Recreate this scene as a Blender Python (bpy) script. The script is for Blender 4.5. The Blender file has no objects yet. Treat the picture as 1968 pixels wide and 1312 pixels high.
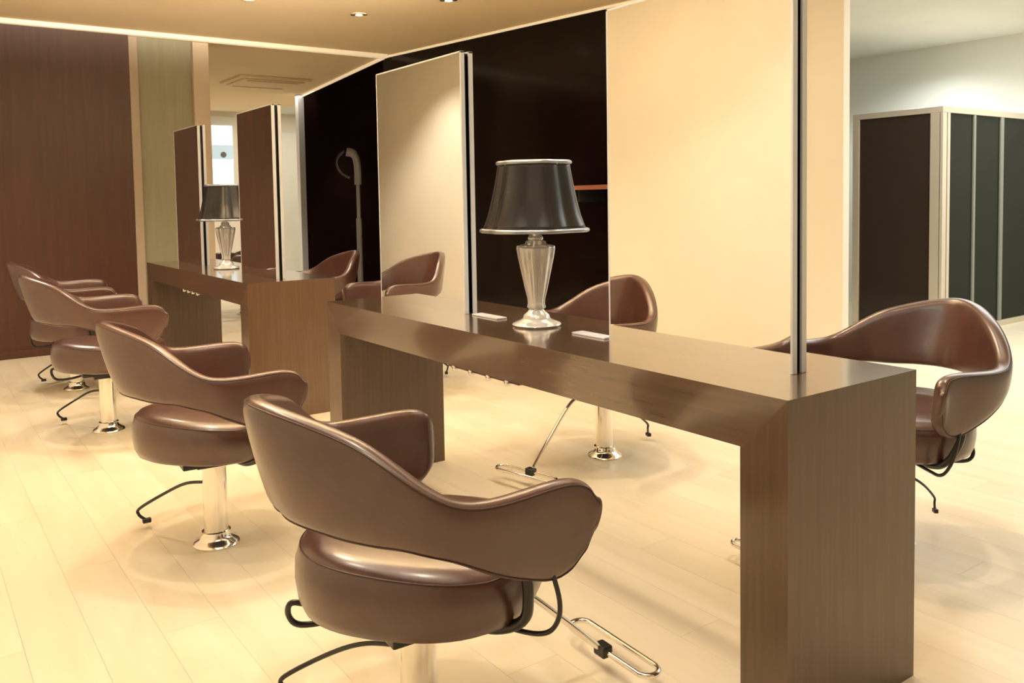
import bpy, bmesh, math, random
from mathutils import Vector, Matrix
random.seed(7)
PI = math.pi
S = bpy.context.scene
COL = S.collection

# ---------------------------------------------------------------- camera
cam_d = bpy.data.cameras.new('camera'); cam = bpy.data.objects.new('camera', cam_d); COL.objects.link(cam)
cam_d.sensor_fit = 'HORIZONTAL'; cam_d.sensor_width = 36.0
cam_d.lens = 1642.36 / 1968 * 36
cam_d.shift_y = -(656 - 472.845) / 1968
cam_d.clip_start = 0.05
Rv = Vector((0.81155658, -0.58404179, -0.01646537))
Uv = Vector((0.04557481, 0.03518324, 0.99834116))
Fv = Vector((0.58249365, 0.81096075, -0.05517078))
M = Matrix((Rv, Uv, -Fv)).transposed().to_4x4(); M.translation = Vector((-1.70932691, -1.07820714, 1.17170853))
cam.matrix_world = M
S.camera = cam

# ---------------------------------------------------------------- exposure, world, large soft lights
S.view_settings.view_transform = 'Standard'; S.view_settings.look = 'None'
S.view_settings.gamma = 1; S.view_settings.use_curve_mapping = False
S.view_settings.exposure = 0.27
w = bpy.data.worlds.new('world'); S.world = w; w.use_nodes = True
w.node_tree.nodes['Background'].inputs[0].default_value = (1, .9, .75, 1)
w.node_tree.nodes['Background'].inputs[1].default_value = .3
WARM = (1, .86, .68); NEUT = (1, .94, .82)
def area(name, loc, sx, sy, e, col):
    l = bpy.data.lights.new(name, 'AREA'); l.shape = 'RECTANGLE'; l.size = sx; l.size_y = sy; l.energy = e; l.color = col
    o = bpy.data.objects.new(name, l); COL.objects.link(o); o.location = loc; return o
area('ceiling_glow_near', (-.9, .6, 2.58), 1.4, 3.0, 18, WARM)
area('ceiling_glow_middle', (1.3, 1.6, 2.58), 1.0, 3.0, 14, WARM)
area('ceiling_glow_right', (4.4, .9, 2.58), 2.4, 3.4, 85, (.99, 1, .97))
area('ceiling_glow_far', (3.2, 10.5, 2.58), 1.6, 2.5, 40, WARM)

u = area('added_ceiling_fill', (-.1, 1.2, 2.12), 2.6, .3, 110, WARM)  # added fill without a fixture, kept above the view to brighten the ceiling
u.rotation_euler = (math.radians(90 + 22), 0, 0); u.data.spread = math.radians(40)

# ---------------------------------------------------------------- materials
def mat(name, col, rough=.5, metal=0, spec=.5, coat=0, coat_rough=.1, emit=None, es=0, trans=0):
    m = bpy.data.materials.new(name); m.use_nodes = True; b = m.node_tree.nodes['Principled BSDF']
    b.inputs['Base Color'].default_value = (*col, 1); b.inputs['Roughness'].default_value = rough
    b.inputs['Metallic'].default_value = metal; b.inputs['Specular IOR Level'].default_value = spec
    b.inputs['Coat Weight'].default_value = coat; b.inputs['Coat Roughness'].default_value = coat_rough
    b.inputs['Coat IOR'].default_value = 1.7
    b.inputs['Transmission Weight'].default_value = trans
    if emit: b.inputs['Emission Color'].default_value = (*emit, 1); b.inputs['Emission Strength'].default_value = es
    return m
def vary(m, c1, c2, scale=(1, 1, 1), nscale=6, detail=4, bump=0, rnd=0, space='Object', dist=.5):
    nt = m.node_tree; N = nt.nodes; L = nt.links; b = N['Principled BSDF']
    tc = N.new('ShaderNodeTexCoord'); mp = N.new('ShaderNodeMapping'); mp.inputs['Scale'].default_value = scale
    no = N.new('ShaderNodeTexNoise'); no.inputs['Scale'].default_value = nscale; no.inputs['Detail'].default_value = detail
    no.inputs['Distortion'].default_value = dist
    L.new(tc.outputs[space], mp.inputs[0])
    oi = N.new('ShaderNodeObjectInfo')
    if rnd:
        ad = N.new('ShaderNodeVectorMath'); ad.operation = 'ADD'; ml = N.new('ShaderNodeMath'); ml.operation = 'MULTIPLY'; ml.inputs[1].default_value = 37
        L.new(oi.outputs['Random'], ml.inputs[0]); L.new(mp.outputs[0], ad.inputs[0]); L.new(ml.outputs[0], ad.inputs[1]); L.new(ad.outputs[0], no.inputs['Vector'])
    else: L.new(mp.outputs[0], no.inputs['Vector'])
    mx = N.new('ShaderNodeMix'); mx.data_type = 'RGBA'
    mr = N.new('ShaderNodeMapRange'); mr.inputs[1].default_value = .3; mr.inputs[2].default_value = .7
    L.new(no.outputs[0], mr.inputs[0]); L.new(mr.outputs[0], mx.inputs[0])
    mx.inputs[6].default_value = (*c1, 1); mx.inputs[7].default_value = (*c2, 1)
    out = mx.outputs[2]
    if rnd:
        hs = N.new('ShaderNodeHueSaturation'); m2 = N.new('ShaderNodeMapRange')
        m2.inputs[3].default_value = 1 - rnd; m2.inputs[4].default_value = 1 + rnd
        L.new(oi.outputs['Random'], m2.inputs[0]); L.new(m2.outputs[0], hs.inputs['Value']); L.new(out, hs.inputs['Color']); out = hs.outputs[0]
    L.new(out, b.inputs['Base Color'])
    if bump:
        bp = N.new('ShaderNodeBump'); bp.inputs['Strength'].default_value = bump; bp.inputs['Distance'].default_value = .01
        L.new(no.outputs[0], bp.inputs['Height']); L.new(bp.outputs[0], b.inputs['Normal'])
    return m
FLOOR = vary(mat('pale_maple_floor', (.8, .7, .5), .32, spec=.35), (.86, .77, .60), (.78, .68, .50), (1, .12, 1), 9, 5, rnd=.025, space='Object')
FLOORB = mat('floor_joint', (.62, .50, .34), .7)
CEIL = vary(mat('tan_ceiling_paint', (.6, .45, .28), .8, spec=.2), (.88, .72, .48), (.85, .69, .45), nscale=1.2)
CREAM = vary(mat('cream_plaster', (.8, .7, .5), .7, spec=.2), (.86, .82, .73), (.82, .78, .69), nscale=2)
WHITE = vary(mat('white_plaster', (.8, .8, .76), .7, spec=.2), (.76, .78, .74), (.73, .75, .71), nscale=2)
OLIVE = vary(mat('olive_grey_wall_covering', (.3, .3, .2), .5), (.31, .29, .20), (.27, .26, .17), (3, 3, .2), 8)
TAUPE = mat('taupe_trim_paint', (.42, .34, .26), .45)
BROWN = vary(mat('brown_veneer_wall', (.08, .03, .02), .42, spec=.4), (.085, .034, .022), (.066, .029, .017), (6, 6, .35), 5, 6)
DESK = vary(mat('brown_oak_laminate', (.2, .12, .06), .27, spec=.7, coat=1, coat_rough=.11), (.115, .068, .039), (.085, .049, .027), (14, .6, 14), 5, 5, bump=.03, dist=.05)
DESKV = vary(mat('brown_oak_laminate_upright', (.2, .12, .06), .3, spec=.5, coat=.25, coat_rough=.12), (.115, .068, .039), (.085, .049, .027), (14, 14, .6), 5, 5, bump=.03, dist=.05)
LEATH = vary(mat('brown_leather', (.1, .04, .03), .33, spec=.6, coat=.40, coat_rough=.22), (.080, .030, .0225), (.064, .024, .018), nscale=14, detail=8, bump=.12)
PIPE = mat('dark_leather_piping', (.045, .018, .014), .4)
TAUPE2 = mat('pale_taupe_paint', (.60, .50, .38), .5)
CHROME = mat('chrome', (.85, .82, .77), .12, 1)
BRUSH = mat('brushed_aluminium', (.74, .77, .84), .32, .35)
BLACK = mat('black_plastic', (.008, .008, .008), .35)
MIRROR = mat('mirror_silver', (.93, .93, .90), .0, 1)
DGLASS = vary(mat('black_lacquer_panel', (.004, .002, .002), .14, spec=.22), (.004, .0018, .0016), (.006, .003, .002), nscale=3)
SHADE = mat('black_satin_fabric', (.012, .011, .013), .25, spec=.5)
SILVERB = mat('silver_braid', (.38, .41, .47), .35, 1)
CRYSTAL = mat('pearl_silver_ceramic', (.62, .61, .60), .10, .25, coat=.8)
EMITW = mat('lit_lamp_lens', (1, .9, .7), .5, emit=(1, .82, .5), es=6)
DMATT = vary(mat('black_matt_panel', (.004, .002, .002), .7, spec=.0), (.006, .0028, .0026), (.008, .004, .003), nscale=3)
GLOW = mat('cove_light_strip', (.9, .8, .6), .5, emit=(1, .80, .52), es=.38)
CHAMP = mat('champagne_metal_frame', (.66, .58, .46), .3, .5)
CABG = mat('smoked_cabinet_glass', (.035, .024, .018), .12, spec=.2)
MULL = mat('grey_green_mullion', (.20, .21, .18), .4)
CABG2 = mat('smoked_green_glass', (.018, .020, .013), .08, spec=.04)
GREY = mat('grey_enamel', (.15, .15, .16), .4)
BLUEP = vary(mat('backlit_panel', (.7, .8, .85), .5, emit=(.62, .78, .86), es=1.0), (.7, .8, .85), (.6, .7, .75))
BLUED = mat('backlit_panel_band', (.4, .5, .55), .5, emit=(.36, .48, .55), es=.7)
COPPER = mat('copper_edge', (.45, .18, .12), .35, .6)
TOWEL = mat('beige_cloth', (.30, .20, .14), .9)

# ---------------------------------------------------------------- helpers
def link(name, bm, m, parent=None, smooth=False, angle=None):
    me = bpy.data.meshes.new(name); bmesh.ops.recalc_face_normals(bm, faces=bm.faces[:]); bm.to_mesh(me); bm.free()
    me.materials.append(m)
    if smooth:
        for p in me.polygons: p.use_smooth = True
        if angle: me.set_sharp_from_angle(angle=math.radians(angle))
    o = bpy.data.objects.new(name, me); COL.objects.link(o)
    if parent: o.parent = parent
    return o
def box(bm, x0, x1, y0, y1, z0, z1, bev=0, seg=2):
    r = bmesh.ops.create_cube(bm, size=1); v = r['verts']
    for q in v: q.co = Vector(((x0 + x1) / 2 + q.co.x * (x1 - x0), (y0 + y1) / 2 + q.co.y * (y1 - y0), (z0 + z1) / 2 + q.co.z * (z1 - z0)))
    if bev:
        es = list({e for q in v for e in q.link_edges}); bmesh.ops.bevel(bm, geom=es, offset=bev, segments=seg, affect='EDGES', profile=.6)
    return bm
def nb(): return bmesh.new()
def bx(*a, **k): return box(nb(), *a, **k)
def lathe(bm, prof, n=32, cx=0, cy=0, fn=None):
    rings = []
    for r, z in prof:
        rings.append([bm.verts.new((cx + r * (fn(t, z) if fn else 1) * math.cos(t), cy + r * (fn(t, z) if fn else 1) * math.sin(t), z)) for t in [2 * PI * i / n for i in range(n)]])
    for a, b in zip(rings, rings[1:]):
        for i in range(n): bm.faces.new((a[i], a[(i + 1) % n], b[(i + 1) % n], b[i]))
    if prof[0][0] > 1e-4: bm.faces.new(rings[0][::-1])
    if prof[-1][0] > 1e-4: bm.faces.new(rings[-1])
    bmesh.ops.remove_doubles(bm, verts=bm.verts[:], dist=1e-6)
    return bm
def tube(bm, pts, r, n=10, closed=False):
    pts = [Vector(p) for p in pts]; k = len(pts); rings = []; prev = None
    for i, p in enumerate(pts):
        if closed: d = pts[(i + 1) % k] - pts[i - 1]
        else: d = pts[min(i + 1, k - 1)] - pts[max(i - 1, 0)]
        d.normalize()
        a = prev if prev is not None else (Vector((0, 0, 1)) if abs(d.z) < .9 else Vector((1, 0, 0)))
        a = (a - d * a.dot(d)).normalized(); prev = a; b = d.cross(a)
        rr = r[i] if isinstance(r, (list, tuple)) else r
        rings.append([bm.verts.new(p + (a * math.cos(t) + b * math.sin(t)) * rr) for t in [2 * PI * j / n for j in range(n)]])
    for i in range(k if closed else k - 1):
        A, B = rings[i], rings[(i + 1) % k]
        for j in range(n): bm.faces.new((A[j], A[(j + 1) % n], B[(j + 1) % n], B[j]))
    if not closed: bm.faces.new(rings[0][::-1]); bm.faces.new(rings[-1])
    return bm
def cr(P, n=8):
    P = [Vector(p) for p in P]; P = [P[0] * 2 - P[1]] + P + [P[-1] * 2 - P[-2]]; out = []
    for i in range(1, len(P) - 2):
        a, b, c, d = P[i - 1:i + 3]
        for j in range(n):
            t = j / n; out.append(.5 * ((2 * b) + (c - a) * t + (2 * a - 5 * b + 4 * c - d) * t * t + (3 * b - a - 3 * c + d) * t ** 3))
    out.append(P[-2]); return out
def interp(xs, ys, x):
    if x <= xs[0]: return ys[0]
    for i in range(1, len(xs)):
        if x <= xs[i]:
            t = (x - xs[i - 1]) / (xs[i] - xs[i - 1]); return ys[i - 1] + t * (ys[i] - ys[i - 1])
    return ys[-1]
def struct(name, bm, m, parent=None, **k):
    o = link(name, bm, m, parent, **k)
    if not parent: o['kind'] = 'structure'
    return o
def tag(o, label, cat, group=None):
    o['label'] = label; o['category'] = cat
    if group: o['group'] = group
    return o
def thing(name, label, cat, loc=(0, 0, 0), rz=0, group=None):
    o = bpy.data.objects.new(name, None); COL.objects.link(o); o.location = loc; o.rotation_euler = (0, 0, rz); o.empty_display_size = .1
    return tag(o, label, cat, group)
def dup(root, loc, rz, label):
    r = root.copy(); COL.objects.link(r); r.location = loc; r.rotation_euler = (0, 0, rz); r['label'] = label
    for ch in list(root.children):
        c = ch.copy(); COL.objects.link(c); c.parent = r
        for g in list(ch.children):
            d = g.copy(); COL.objects.link(d); d.parent = c
    return r

# ---------------------------------------------------------------- room shell
H = 2.6
fl = struct('floor', bx(-2.3, 6.8, -3.6, 13.0, -.10, -.02), FLOORB)
# planks run away from the camera
pw, pl_ = .158, 1.7
cells = []; ix = 0; x = -2.12
while x < 6.6:
    y = -3.5 - (ix * .61 % pl_)
    while y < 12.9:
        y0, y1 = max(y, -3.5), min(y + pl_, 12.9)
        if y1 - y0 > .05: cells.append((x, y0, y1))
        y += pl_
    x += pw; ix += 1
cells.sort(key=lambda c: math.hypot(c[0] + .6, (c[1] + c[2]) / 2 - 1.6) + (50 if c[2] < -.6 else 0))
stuffbm = nb(); full = None
for k, (x, y0, y1) in enumerate(cells):
    if k < 298:
        ln = round(y1 - y0, 3)
        if abs(ln - pl_) < .002:
            if full is None:
                o = link('plank', bx(-pw / 2 + .0003, pw / 2 - .0003, -pl_ / 2 + .0003, pl_ / 2 - .0003, -.02, 0), FLOOR, fl); full = o.data
            else:
                o = bpy.data.objects.new('plank', full); COL.objects.link(o); o.parent = fl
        else:
            o = link('plank', bx(-pw / 2 + .0003, pw / 2 - .0003, -ln / 2 + .0003, ln / 2 - .0003, -.02, 0), FLOOR, fl)
        o.location = (x + pw / 2, (y0 + y1) / 2, 0)
    else: box(stuffbm, x + .0003, x + pw - .0003, y0 + .0003, y1 - .0003, -.02, 0)
o = link('far_planks', stuffbm, FLOOR, fl); o['kind'] = 'stuff'

struct('ceiling', bx(-2.3, 3.1, -3.6, 13.0, H, H + .12), CEIL)
struct('ceiling', bx(3.1, 6.8, -3.6, 13.0, H, H + .12), WHITE)
struct('wall_left', bx(-2.25, -2.1, -3.6, 6.66, 0, H), CREAM)
struct('wall_front', bx(-2.25, 6.8, -3.6, -3.45, 0, H), CREAM)
struct('wall_right', bx(6.66, 6.8, -3.5, 13.0, 0, H), WHITE)
struct('wall_back', bx(-2.2, -.106, 6.51, 6.66, 0, H), BROWN)
struct('wall_pier', bx(-.106, .52, 6.56, 6.9, 0, H), OLIVE)
struct('wall_far', bx(.4, 6.8, 12.4, 12.55, 0, H), CREAM)
struct('wall_hall', bx(.36, .5, 6.85, 12.45, 0, H), CREAM)
struct('trim_1', bx(-.104, -.035, 6.515, 6.575, 0, H - .04, bev=.004), TAUPE)
struct('trim_2', bx(.41, .545, 6.515, 6.91, 0, H - .04, bev=.004), TAUPE2)
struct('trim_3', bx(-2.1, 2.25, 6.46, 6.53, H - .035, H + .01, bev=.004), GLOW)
struct('baseboard_back', bx(-2.1, -.11, 6.495, 6.515, 0, .06, bev=.003), BROWN)

# dark partition, two straight leaves meeting at the ceiling break
def wallseg(name, p, q, th, z0, z1, m, kind=True, parent=None, side=1):
    p = Vector((*p, 0)); q = Vector((*q, 0)); d = (q - p).normalized(); n = Vector((-d.y, d.x, 0)) * -side * th
    bm = nb(); vs = [bm.verts.new(v + Vector((0, 0, z))) for z in (z0, z1) for v in (p, q, q + n, p + n)]
    for f in ((0, 1, 2, 3), (7, 6, 5, 4), (0, 4, 5, 1), (1, 5, 6, 2), (2, 6, 7, 3), (3, 7, 4, 0)): bm.faces.new([vs[i] for i in f])
    o = link(name, bm, m, parent)
    if kind and not parent: o['kind'] = 'structure'
    return o
PA = [(2.74, 3.35), (2.28, 6.62), (2.75, 9.86)]
wa = wallseg('wall_partition', PA[0], PA[1], .08, 0, H, DGLASS)
wb = wallseg('wall_partition_far', PA[1], PA[2], .08, 0, H, DMATT)
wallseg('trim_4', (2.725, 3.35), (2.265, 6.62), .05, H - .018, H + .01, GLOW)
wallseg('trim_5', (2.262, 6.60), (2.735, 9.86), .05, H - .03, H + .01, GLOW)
struct('trim_6', bx(2.66, 2.76, 9.80, 9.90, 0, H, bev=.004), BRUSH)
# pale column at the right end of the dark partition
struct('wall_column', bx(2.78, 2.84, 1.85, 3.38, 0, H), CREAM)
# far doorway strip beside the partition
struct('door_1', bx(2.80, 3.75, 12.33, 12.40, 0, 2.3, bev=.004), WHITE)
struct('door_2', bx(3.77, 4.6, 12.33, 12.40, 0, 2.3, bev=.004), WHITE)

# ---------------------------------------------------------------- cabinet screens on the right
cab = thing('display_cabinet', 'tall dark glass cabinet with pale metal frames behind the right-hand chair', 'cabinet')
CX0, CY0, CX1, CY1, CH = 5.034, 2.442, 6.64, 3.23, 1.85
link('body', bx(CX0 + .03, CX1, CY0 + .03, CY1, .0, CH - .02), BLACK, cab)
f = link('frame', bx(CX0, CX1, CY0, CY1, CH - .05, CH, bev=.004), CHAMP, cab)
link('plinth', bx(CX0 + .005, CX1, CY0 + .005, CY1, 0, .05, bev=.004), CHAMP, cab)
for a in [(CX0, CX0 + .02, CY1 - .06, CY1), (CX0, CX0 + .03, CY0 + .02, CY0 + .105), (CX0, CX0 + .06, CY0, CY0 + .03),
          (CX0 + .075, CX0 + .115, CY0, CY0 + .03)]:
    link('post', bx(a[0], a[1], a[2], a[3], .05, CH - .05, bev=.003), CHAMP, cab)
for a in [(CX0 + .50, CX0 + .535), (CX0 + .965, CX0 + 1.02)]:
    link('mullion', bx(a[0], a[1], CY0 + .002, CY0 + .03, .05, CH - .05, bev=.003), MULL, cab)
link('glass_panel', bx(CX0 + .015, CX0 + .03, CY0 + .105, CY1 - .06, .05, CH - .05), CABG, cab)
for a in [(CX0 + .115, CX0 + .50), (CX0 + .535, CX0 + .965), (CX0 + 1.02, CX1)]:
    link('glass_panel', bx(a[0], a[1], CY0 + .015, CY0 + .03, .05, CH - .05), CABG2, cab)

# ---------------------------------------------------------------- desks
def desk(name, y0, y1, cx, label, grp):
    t = thing(name, label, 'desk', (cx, (y0 + y1) / 2, 0), 0, grp)
    hw = .2453; hl = (y1 - y0) / 2; th = .123; Z = .75
    def prism(prof):
        bm = nb(); A = [bm.verts.new((-hw, y, z)) for y, z in prof]; B = [bm.verts.new((hw, y, z)) for y, z in prof]; n = len(prof)
        bm.faces.new(A); bm.faces.new(B[::-1])
        for i in range(n): bm.faces.new((A[i], A[(i + 1) % n], B[(i + 1) % n], B[i]))
        return bm
    link('desktop', prism([(-hl, Z), (hl, Z), (hl - th, Z - th), (-hl + th, Z - th)]), DESK, t)
    for g in (-1, 1): link('side_panel', prism([(g * hl, 0), (g * hl, Z), (g * (hl - th), Z - th), (g * (hl - th), 0)]), DESKV, t)
    # outlet rail and small pale sockets under the front edge
    r = link('socket_rail', bx(-hw + .012, -hw + .05, -.20, .20, Z - th - .010, Z - th, bev=.002), DESKV, t)
    for k in range(4):
        bm = nb(); lathe(bm, [(0.0, -.016), (.008, -.014), (.011, -.006), (.011, .002), (.006, .006)], 12)
        s = link('socket', bm, CHROME, r, smooth=True); s.location = (-hw + .004, -.15 + .1 * k, Z - th - .008); s.rotation_euler = (0, -PI / 2, 0)
    return t
D1 = desk('styling_desk', 0, 2.312, 0, 'brown wood styling desk nearest the camera carrying the large table lamp', 'styling desks')
D2 = desk('styling_desk', 3.366, 5.587, .013, 'brown wood styling desk farther back beside the brown wall', 'styling desks')

# ---------------------------------------------------------------- mirrors
def mirror(y0, y1, label):
    t = thing('standing_mirror', label, 'mirror', (0, (y0 + y1) / 2, .75), 0, 'double-sided mirrors standing on the desks')
    hl = (y1 - y0) / 2; h = 1.711 - .75; T = .026
    link('core', bx(-.010, .010, -hl + .022, hl - .022, 0, h - .004), BLACK, t)
    for s in (-1, 1):
        a, b = sorted((s * T, s * (T - .005)))
        link('mirror_glass', bx(a, b, -hl + .006, hl - .006, 0, h - .006), MIRROR, t)
        a, b = sorted((s * T * 1.02, s * (T - .017)))
        for q in (-hl, hl - .008):
            link('edge_profile', bx(a, b, q, q + .008, 0, h, bev=.0012, seg=1), BRUSH, t)
        link('top_profile', bx(a, b, -hl, hl, h - .007, h, bev=.0012, seg=1), BRUSH, t)
    return t
mirror(.148, .784, 'tall mirror at the near end of the near desk, cropped at the top')
mirror(1.566, 2.241, 'tall mirror at the far end of the near desk, left of the large lamp')
mirror(3.493, 4.086, 'tall mirror at the near end of the far desk, reflecting the brown wall')
mirror(4.91, 5.521, 'leftmost and smallest tall mirror at the far end of the far desk')
for i, (a, b, lab) in enumerate([(1.37, 1.53, 'slim polished outlet strip on the desk top beside the middle mirror'),
                    (.81, .96, 'slim polished outlet strip on the desk top right of the large lamp')]):
    o = link('outlet_strip', bx(-.022, .022, -(b - a) / 2, (b - a) / 2, 0, .006, bev=.002), BRUSH)
    o.location = (0, (a + b) / 2, .75); tag(o, lab, 'outlet strip', 'outlet strips on the near desk')

# ---------------------------------------------------------------- table lamps
def lamp(y, label, x=0):
    t = thing('table_lamp', label, 'lamp', (x, y, .75), 0, 'table lamps on the desks')
    bm = nb(); lathe(bm, [(0.0, 0), (.076, 0), (.082, .006), (.078, .012), (.058, .020), (.046, .026), (.042, .038), (.030, .048), (.024, .056)], 40)
    link('base', bm, CRYSTAL, t, smooth=True, angle=40)
    # fluted vase stem: narrow foot widening upward, vertical ribs
    fl_ = lambda th, z: 1 + .07 * math.cos(8 * th)
    bm = nb(); lathe(bm, [(.022, .054), (.030, .062), (.027, .074), (.028, .090), (.037, .13), (.047, .18), (.056, .225), (.061, .256), (.060, .266), (.046, .270), (.034, .272), (.032, .280), (.022, .286)], 64, fn=fl_)
    link('stem', bm, CRYSTAL, t, smooth=True)
    bm = nb(); lathe(bm, [(.020, .278), (.026, .290), (.022, .302), (.010, .306), (.010, .33)], 24)
    link('neck', bm, CRYSTAL, t, smooth=True)
    # bell shade with eight soft panels
    prof = [(.176, .318), (.168, .335), (.155, .37), (.145, .41), (.136, .45), (.128, .49), (.122, .525), (.1195, .538)]
    pf = lambda th, z: 1 - .085 * (1 - abs(math.cos(3.5 * th + .5)) ** 1.4)
    bm = nb(); n = 96; R_ = []
    for k, (r, z) in enumerate(prof): R_.append([bm.verts.new((r * pf(a, z) * math.cos(a), r * pf(a, z) * math.sin(a), z)) for a in [2 * PI * i / n for i in range(n)]])
    for a, b in zip(R_, R_[1:]):
        for i in range(n): bm.faces.new((a[i], a[(i + 1) % n], b[(i + 1) % n], b[i]))
    sh = link('shade', bm, SHADE, t, smooth=True)
    md = sh.modifiers.new('s', 'SOLIDIFY'); md.thickness = .003
    for (r, z) in (prof[0], prof[-1]):
        bm = nb(); tube(bm, [(r * pf(a, z) * 1.01 * math.cos(a), r * pf(a, z) * 1.01 * math.sin(a), z) for a in [2 * PI * i / 64 for i in range(64)]], .0072, 8, closed=True)
        link('braid_trim', bm, SILVERB, sh, smooth=True)
    bm = nb()
    for a in (0, PI / 2): tube(bm, [(-.119 * math.cos(a), -.119 * math.sin(a), .532), (0, 0, .528), (.119 * math.cos(a), .119 * math.sin(a), .532)], .0022, 6)
    tube(bm, [(0, 0, .32), (0, 0, .53)], .004, 8)
    link('shade_frame', bm, CHROME, t)
    return t
lamp(1.168, 'large table lamp on the near desk with black shade and fluted silvery stem')
lamp(4.50, 'smaller-looking black-shaded table lamp on the far desk between the two brown mirrors', .013)

# ---------------------------------------------------------------- chairs
def plan():
    C = [Vector(v) for v in ((-.213, -.24, .753), (0, -.354, .801), (.213, -.24, .753), (.356, -.087, .647), (.358, .158, .641), (.364, .214, .600), (.370, .270, .560))]
    out = []
    for i in range(1, 5):
        a, b, c, d = C[i - 1:i + 3]
        for j in range(12):
            t = j / 12; out.append(.5 * ((2 * b) + (c - a) * t + (2 * a - 5 * b + 4 * c - d) * t * t + (3 * b - a - 3 * c + d) * t ** 3))
    out.append(C[5]); return out
HALF = plan()
SL = [0]
for a, b in zip(HALF, HALF[1:]): SL.append(SL[-1] + (b.xy - a.xy).length)
TOT = SL[-1]
def slen(x, y): return min(range(len(HALF)), key=lambda i: (HALF[i].xy - Vector((x, y))).length)
BX = [0] + [SL[slen(*p)] for p in ((.14, -.29), (.2, -.25), (.3, -.17), (.36, -.08), (.37, .03), (.36, .12), (.36, .165), (.362, .20))] + [TOT]
BZ = [.562, .558, .553, .553, .532, .480, .443, .455, .488, .522]
def smooth_list(v, n=2):
    for _ in range(n): v = [v[0]] + [(v[i - 1] + 2 * v[i] + v[i + 1]) / 4 for i in range(1, len(v) - 1)] + [v[-1]]
    return v
ZB = smooth_list([interp(BX, BZ, s) for s in SL], 2)
FULL = [(Vector((-p.x, p.y, p.z)), zb, s) for p, zb, s in list(zip(HALF, ZB, SL))[:0:-1]] + [(p.copy(), zb, s) for p, zb, s in zip(HALF, ZB, SL)]
def shell_pt(i, u, v):
    # u: -1 outside .. 1 inside ; v: -1 bottom .. 1 top
    p, zb, s = FULL[i]; n = len(FULL)
    a = FULL[max(i - 1, 0)][0].xy; b = FULL[min(i + 1, n - 1)][0].xy; d = (b - a).normalized(); nrm = Vector((-d.y, d.x))   # points inward
    th = .052
    endf = max(0, (s - (TOT - .03)) / .03); th *= (1 - .55 * endf * endf)
    t = (v + 1) / 2
    back = max(0, 1 - s / .30)
    cv = (1 - t) ** 1.5
    sc = Vector((1 - (.05 + .03 * back) * cv, 1 - (.03 + .15 * back) * cv))
    off = (u + 1) / 2 * th
    xy = Vector((p.x * sc.x, p.y * sc.y)) + nrm * off
    return Vector((xy.x, xy.y, zb + (p.z - zb) * t))
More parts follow.
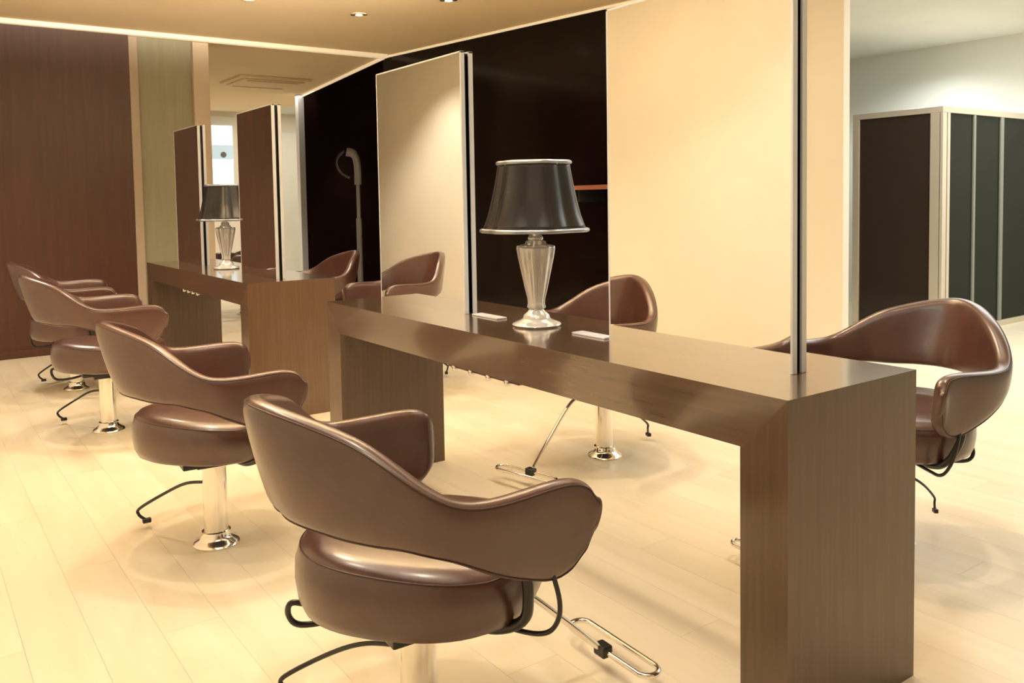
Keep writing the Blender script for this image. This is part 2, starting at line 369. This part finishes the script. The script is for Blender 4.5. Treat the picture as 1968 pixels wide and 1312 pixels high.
def make_chair(label):
    t = thing('salon_chair', label, 'chair', group='brown leather salon chairs')
    NSEC = 28; e = .42
    bm = nb(); rings = []
    for i in range(len(FULL)):
        ring = []
        hh = max(.012, FULL[i][0].z - FULL[i][1])
        for k in range(NSEC):
            f = 2 * PI * k / NSEC; c, s_ = math.cos(f), math.sin(f)
            u = math.copysign(abs(c) ** .75, c); ev = max(.12, min(1, .05 / hh * 1.3))
            v = math.copysign(abs(s_) ** ev, s_)
            if abs(s_) < .999: v = v * (1 - .0)
            # straight sides with a round rim
            r_ = min(.5, .026 / hh * 2)
            v = math.copysign(min(abs(v), 1), v)
            ring.append(bm.verts.new(shell_pt(i, u, v)))
        rings.append(ring)
    for a, b in zip(rings, rings[1:]):
        for k in range(NSEC): bm.faces.new((a[k], a[(k + 1) % NSEC], b[(k + 1) % NSEC], b[k]))
    for rg in (rings[0], rings[-1]):
        cap = rg; c = sum((v.co for v in rg), Vector()) / NSEC; nd = Vector((0, 1, 0))
        for f_, d_ in ((.97, .004), (.86, .009), (.55, .012)):
            new = [bm.verts.new(c + (v.co - c) * f_ + nd * d_) for v in rg]
            for k in range(NSEC): bm.faces.new((cap[k], cap[(k + 1) % NSEC], new[(k + 1) % NSEC], new[k]))
            cap = new
        bm.faces.new(cap)
    back = link('backrest', bm, LEATH, t, smooth=True)
    md = back.modifiers.new('sub', 'SUBSURF'); md.levels = 1; md.render_levels = 1
    # piping round the outer face
    evs = [max(.12, min(1, .065 / max(.012, p.z - zb))) for p, zb, q_ in FULL]
    top = [shell_pt(i, -.72, .77 ** evs[i]) for i in range(len(FULL))]; bot = [shell_pt(i, -.72, -.77 ** evs[i]) for i in range(len(FULL))]
    bm = nb(); tube(bm, top + bot[::-1], .0018, 6, closed=True); link('piping', bm, PIPE, back, smooth=True)
    # seat cushion
    bm = nb(); prof = [(0, .334), (.20, .334), (.235, .338), (.252, .348), (.262, .368), (.267, .395), (.266, .418), (.258, .436), (.243, .449), (.215, .457), (.15, .463), (.07, .465), (0, .466)]
    sf = lambda th, z: 1 + .03 * math.cos(4 * th)
    lathe(bm, prof, 64, 0, .02, fn=sf)
    for v in bm.verts:
        k_ = max(0, min(1, (v.co.z - .36) / .09)); v.co.z += k_ * (.012 + .030 * max(0, (.02 - v.co.y) / .27))
    seat = link('seat', bm, LEATH, t, smooth=True)
    bm = nb(); tube(bm, [(.2555 * sf(a, 0) * math.cos(a), .02 + .2555 * sf(a, 0) * math.sin(a), .449 + .027 * max(0, -math.sin(a)) * .95) for a in [2 * PI * i / 64 for i in range(64)]], .0018, 6, closed=True)
    link('piping', bm, PIPE, seat, smooth=True)
    bm = nb(); box(bm, -.16, .16, -.13, .17, .316, .334, bev=.004); box(bm, -.07, .07, -.07, .09, .285, .316, bev=.006)
    link('seat_plate', bm, BLACK, t)
    bm = nb(); lathe(bm, [(.040, .045), (.040, .27), (.044, .272), (.044, .288), (.03, .290)], 32); link('column', bm, CHROME, t, smooth=True, angle=40)
    bm = nb(); lathe(bm, [(.075, 0), (.078, .006), (.073, .014), (.058, .022), (.050, .034), (.048, .048), (.041, .052)], 40); link('base', bm, CHROME, t, smooth=True, angle=50)
    for s in (-1, 1):
        bm = nb(); tube(bm, cr([(s * .335, .11, .50), (s * .335, .135, .41), (s * .315, .14, .355), (s * .28, .13, .325), (s * .22, .10, .318), (s * .12, .06, .318)], 6), .005, 8)
        link('arm_bracket', bm, BLACK, t, smooth=True)
        bm = nb(); tube(bm, cr([(s * .31, .07, .50), (s * .31, .08, .43), (s * .275, .09, .36), (s * .2, .06, .322), (s * .1, .03, .322)], 6), .011, 8)
        link('arm_bracket', bm, BLACK, t, smooth=True)
    # footrest: strut, chrome loop and rubber grip
    bm = nb(); tube(bm, cr([(0, .10, .305), (0, .20, .30), (0, .27, .265), (0, .40, .15), (0, .50, .055)], 6), .008, 8)
    fr = link('footrest', bm, CHROME, t, smooth=True)
    pts = []
    for k in range(24):
        a = 2 * PI * k / 24; pts.append(((.125 if math.cos(a) > 0 else -.125) + .030 * math.cos(a), .535 + .030 * math.sin(a), .052))
    bm = nb(); tube(bm, pts, .007, 8, closed=True); link('loop', bm, CHROME, fr, smooth=True)
    bm = nb(); box(bm, -.02, .02, .49, .52, .04, .068, bev=.004); link('grip', bm, BLACK, fr)
    # pump lever
    bm = nb(); tube(bm, cr([(-.03, -.02, .21), (-.12, -.07, .19), (-.206, -.119, .145), (-.295, -.20, .075), (-.30, -.205, .05), (-.292, -.185, .03)], 6), .0055, 8)
    lv = link('pump_lever', bm, BLACK, t, smooth=True)
    bm = nb(); box(bm, -.302, -.282, -.195, -.165, .018, .034, bev=.004); link('pedal', bm, BLACK, lv)
    # tilt handle under the rear of the seat
    bm = nb(); tube(bm, cr([(-.06, -.10, .318), (-.085, -.20, .330), (-.105, -.240, .335), (-.125, -.240, .300), (-.12, -.215, .275), (-.09, -.14, .28), (-.07, -.08, .30)], 6), .0065, 8)
    link('tilt_handle', bm, BLACK, t, smooth=True)
    return t
ch0 = make_chair('nearest brown leather chair, its column cropped by the bottom of the picture')
ch0.location = (-.842, .499, 0); ch0.rotation_euler = (0, 0, -PI / 2 - .051)
def L_(u, v, r, lab): return dup(ch0, (v, u, 0), -PI / 2 - r, lab)
def R_(u, v, r, lab, lev=-1.0):
    c = dup(ch0, (v, u, 0), PI / 2 + r, lab)
    for k in c.children:
        if k.name.startswith('pump_lever'): k.rotation_euler = (0, 0, -lev)
        if k.name.startswith('pump_lever') and lev == -1.1: k.scale = (.72, .72, .9); k.location.z = .03
    return c
c2 = L_(1.882, -.862, .069, 'second brown leather chair from the camera on the left, column and base visible')
for k in list(c2.children):
    if k.name.startswith('tilt_handle'): bpy.data.objects.remove(k)
c3 = L_(3.74, -.86, .04, 'third brown leather chair from the camera on the left, beside the far desk')
c4 = L_(4.98, -.82, .10, 'brown leather chair farthest back on the left, mostly hidden, before the brown wall')
for c_, sy, dz in ((c3, 1.09, .035), (c4, 1.03, .035)):
    for k in c_.children:
        if k.name.startswith('backrest'): k.scale.y = sy; k.location.z = dz
R_(.478, .961, -.166, 'brown leather chair at the right edge, behind the near end of the near desk', -1.1)
R_(1.79, .85, .20, 'brown leather chair behind the near desk, seen right of the large lamp')
R_(3.74, .863, .05, 'brown leather chair behind the near desk, mostly hidden by the middle mirror')
R_(4.937, .80, -.04, 'small distant brown leather chair in front of the black partition behind the far desk')
R_(7.97, 1.25, 0, 'most distant brown leather chair, glimpsed in the gap beside the far lamp')

# ---------------------------------------------------------------- things by the partition
st = thing('hair_steamer_stand', 'grey floor stand with hooked arm before the black partition', 'salon appliance', (2.1, 6.88, 0))
bm = nb(); lathe(bm, [(.17, 0), (.17, .02), (.05, .05), (.03, .06)], 32); link('base', bm, GREY, st, smooth=True, angle=40)
bm = nb(); tube(bm, [(0, 0, .05), (0, 0, 1.0)], .028, 14); tube(bm, [(0, 0, .98), (0, 0, 1.36)], .020, 14); link('pole', bm, GREY, st, smooth=True, angle=40)
bm = nb(); tube(bm, cr([(0, 0, 1.34), (0, 0, 1.50), (-.005, .02, 1.60), (-.03, .05, 1.66), (-.08, .08, 1.675)], 8), [.036 if i < 22 else .044 for i in range(33)], 14); link('arm', bm, GREY, st, smooth=True)
bm = nb(); tube(bm, cr([(-.09, .10, 1.68), (-.15, .12, 1.62), (-.165, .12, 1.54), (-.13, .09, 1.46), (-.06, .05, 1.41)], 8), .016, 10); link('hood_ring', bm, BLACK, st, smooth=True)

sh = thing('wall_shelf', 'reddish shelf on the black partition behind the large lamp', 'shelf', (2.40, 3.7, 0))
link('board', bx(-.0, .35, -.35, .22, 1.235, 1.255, bev=.003), BROWN, sh)
link('front_edge', bx(-.012, .0, -.35, .22, 1.230, 1.262, bev=.003), COPPER, sh)
for q in (-.25, .1): link('bracket', bx(.02, .33, q, q + .015, 1.14, 1.235), BLACK, sh)

# backlit panel on the far wall
bp_ = thing('backlit_poster', 'bright bluish backlit panel on the far wall above the far lamp', 'sign', (2.36, 12.37, 0))
link('frame', bx(-.27, .27, -.0, .03, 1.44, 2.52, bev=.004), WHITE, bp_)
pn = link('panel', bx(-.24, .24, -.012, 0, 1.47, 2.38), BLUEP, bp_)
link('blue_band', bx(-.24, .24, -.016, -.012, 1.86, 2.08), BLUED, pn)
bm = nb(); lathe(bm, [(0, 0), (.045, 0), (.045, .004), (0, .004)], 20); d_ = link('dark_emblem', bm, GREY, pn, smooth=False); d_.location = (.09, -.017, 1.93); d_.rotation_euler = (PI / 2, 0, 0)

# ceiling unit beyond the break
ac = thing('ceiling_air_vent', 'square air unit set into the ceiling beyond the ceiling step', 'vent', (1.86, 8.78, H))
link('cover', bx(-.36, .36, -.30, .30, -.05, -.03, bev=.006), CEIL, ac)
link('frame', bx(-.42, .42, -.36, .36, -.03, 0, bev=.006), CEIL, ac)
for s in (-1, 1): link('slot', bx(-.30, .30, s * .26 - .02, s * .26 + .02, -.056, -.05), FLOORB, ac)

# ---------------------------------------------------------------- downlights
DL = [(1.225, 4.96, 30, 'recessed double spotlight in the tan ceiling, upper middle of the picture', 1),
      (.355, 4.90, 34, 'glowing recessed spotlight at the top edge, left of the double spotlight', 0),
      (1.56, 4.20, 20, 'recessed spotlight at the top edge, right of the double spotlight', 1),
      (5.75, 2.10, 30, 'bright recessed spotlight above the dark glass cabinet', 0)]
def downlight(x, y, e, label, dark, col=WARM, size=1.9):
    t = thing('ceiling_spotlight', label, 'ceiling light', (x, y, H), 0, 'recessed ceiling spotlights')
    bm = nb(); lathe(bm, [(.060, .0), (.060, -.006), (.045, -.008), (.040, .0)], 32); link('trim_ring', bm, CEIL, t, smooth=True, angle=30)
    bm = nb(); lathe(bm, [(.0, -.004), (.024, -.004), (.024, -.010), (0, -.012)], 20); link('lens', bm, EMITW, t)
    if dark:
        for s in (-1, 1):
            bm = nb(); lathe(bm, [(0, -.003), (.018, -.003), (.018, -.009), (0, -.010)], 16, s * .045 * .81, -s * .045 * .58); link('gimbal', bm, BLACK, t)
    spot(x, y, e, col, size)
    return t
def spot(x, y, e, col=WARM, size=1.9, z=H - .03, r=.04):
    l = bpy.data.lights.new('spot_beam', 'SPOT'); l.energy = e; l.color = col; l.spot_size = size; l.spot_blend = .6; l.shadow_soft_size = r
    o = bpy.data.objects.new('spot_beam', l); COL.objects.link(o); o.location = (x, y, z)
for i, (x, y, e, lab, dk) in enumerate(DL): downlight(x, y, e, lab, dk, WARM if i < 3 else (1, .95, .85))
for x, y, e in [(-1.50, 1.2, 26), (-1.45, 4.9, 74), (-.85, .40, 36), (-.95, 2.0, 38), (-.9, 3.7, 40), (-1.0, 5.2, 40), (-1.5, -.4, 16), (.95, .45, 32), (.9, 1.75, 38), (.9, 3.7, 26), (1.1, 5.4, 20)]:
    spot(x, y, e)
spot(3.6, 1.2, 30, NEUT); spot(5.9, 3.2, 42, (.96, 1, .96), 2.6); spot(5.9, 1.4, 34, (.96, 1, .96), 2.6); spot(5.2, 4.8, 34, (.96, 1, .96), 2.6); spot(1.6, 8.2, 75); spot(1.7, 10.8, 75)
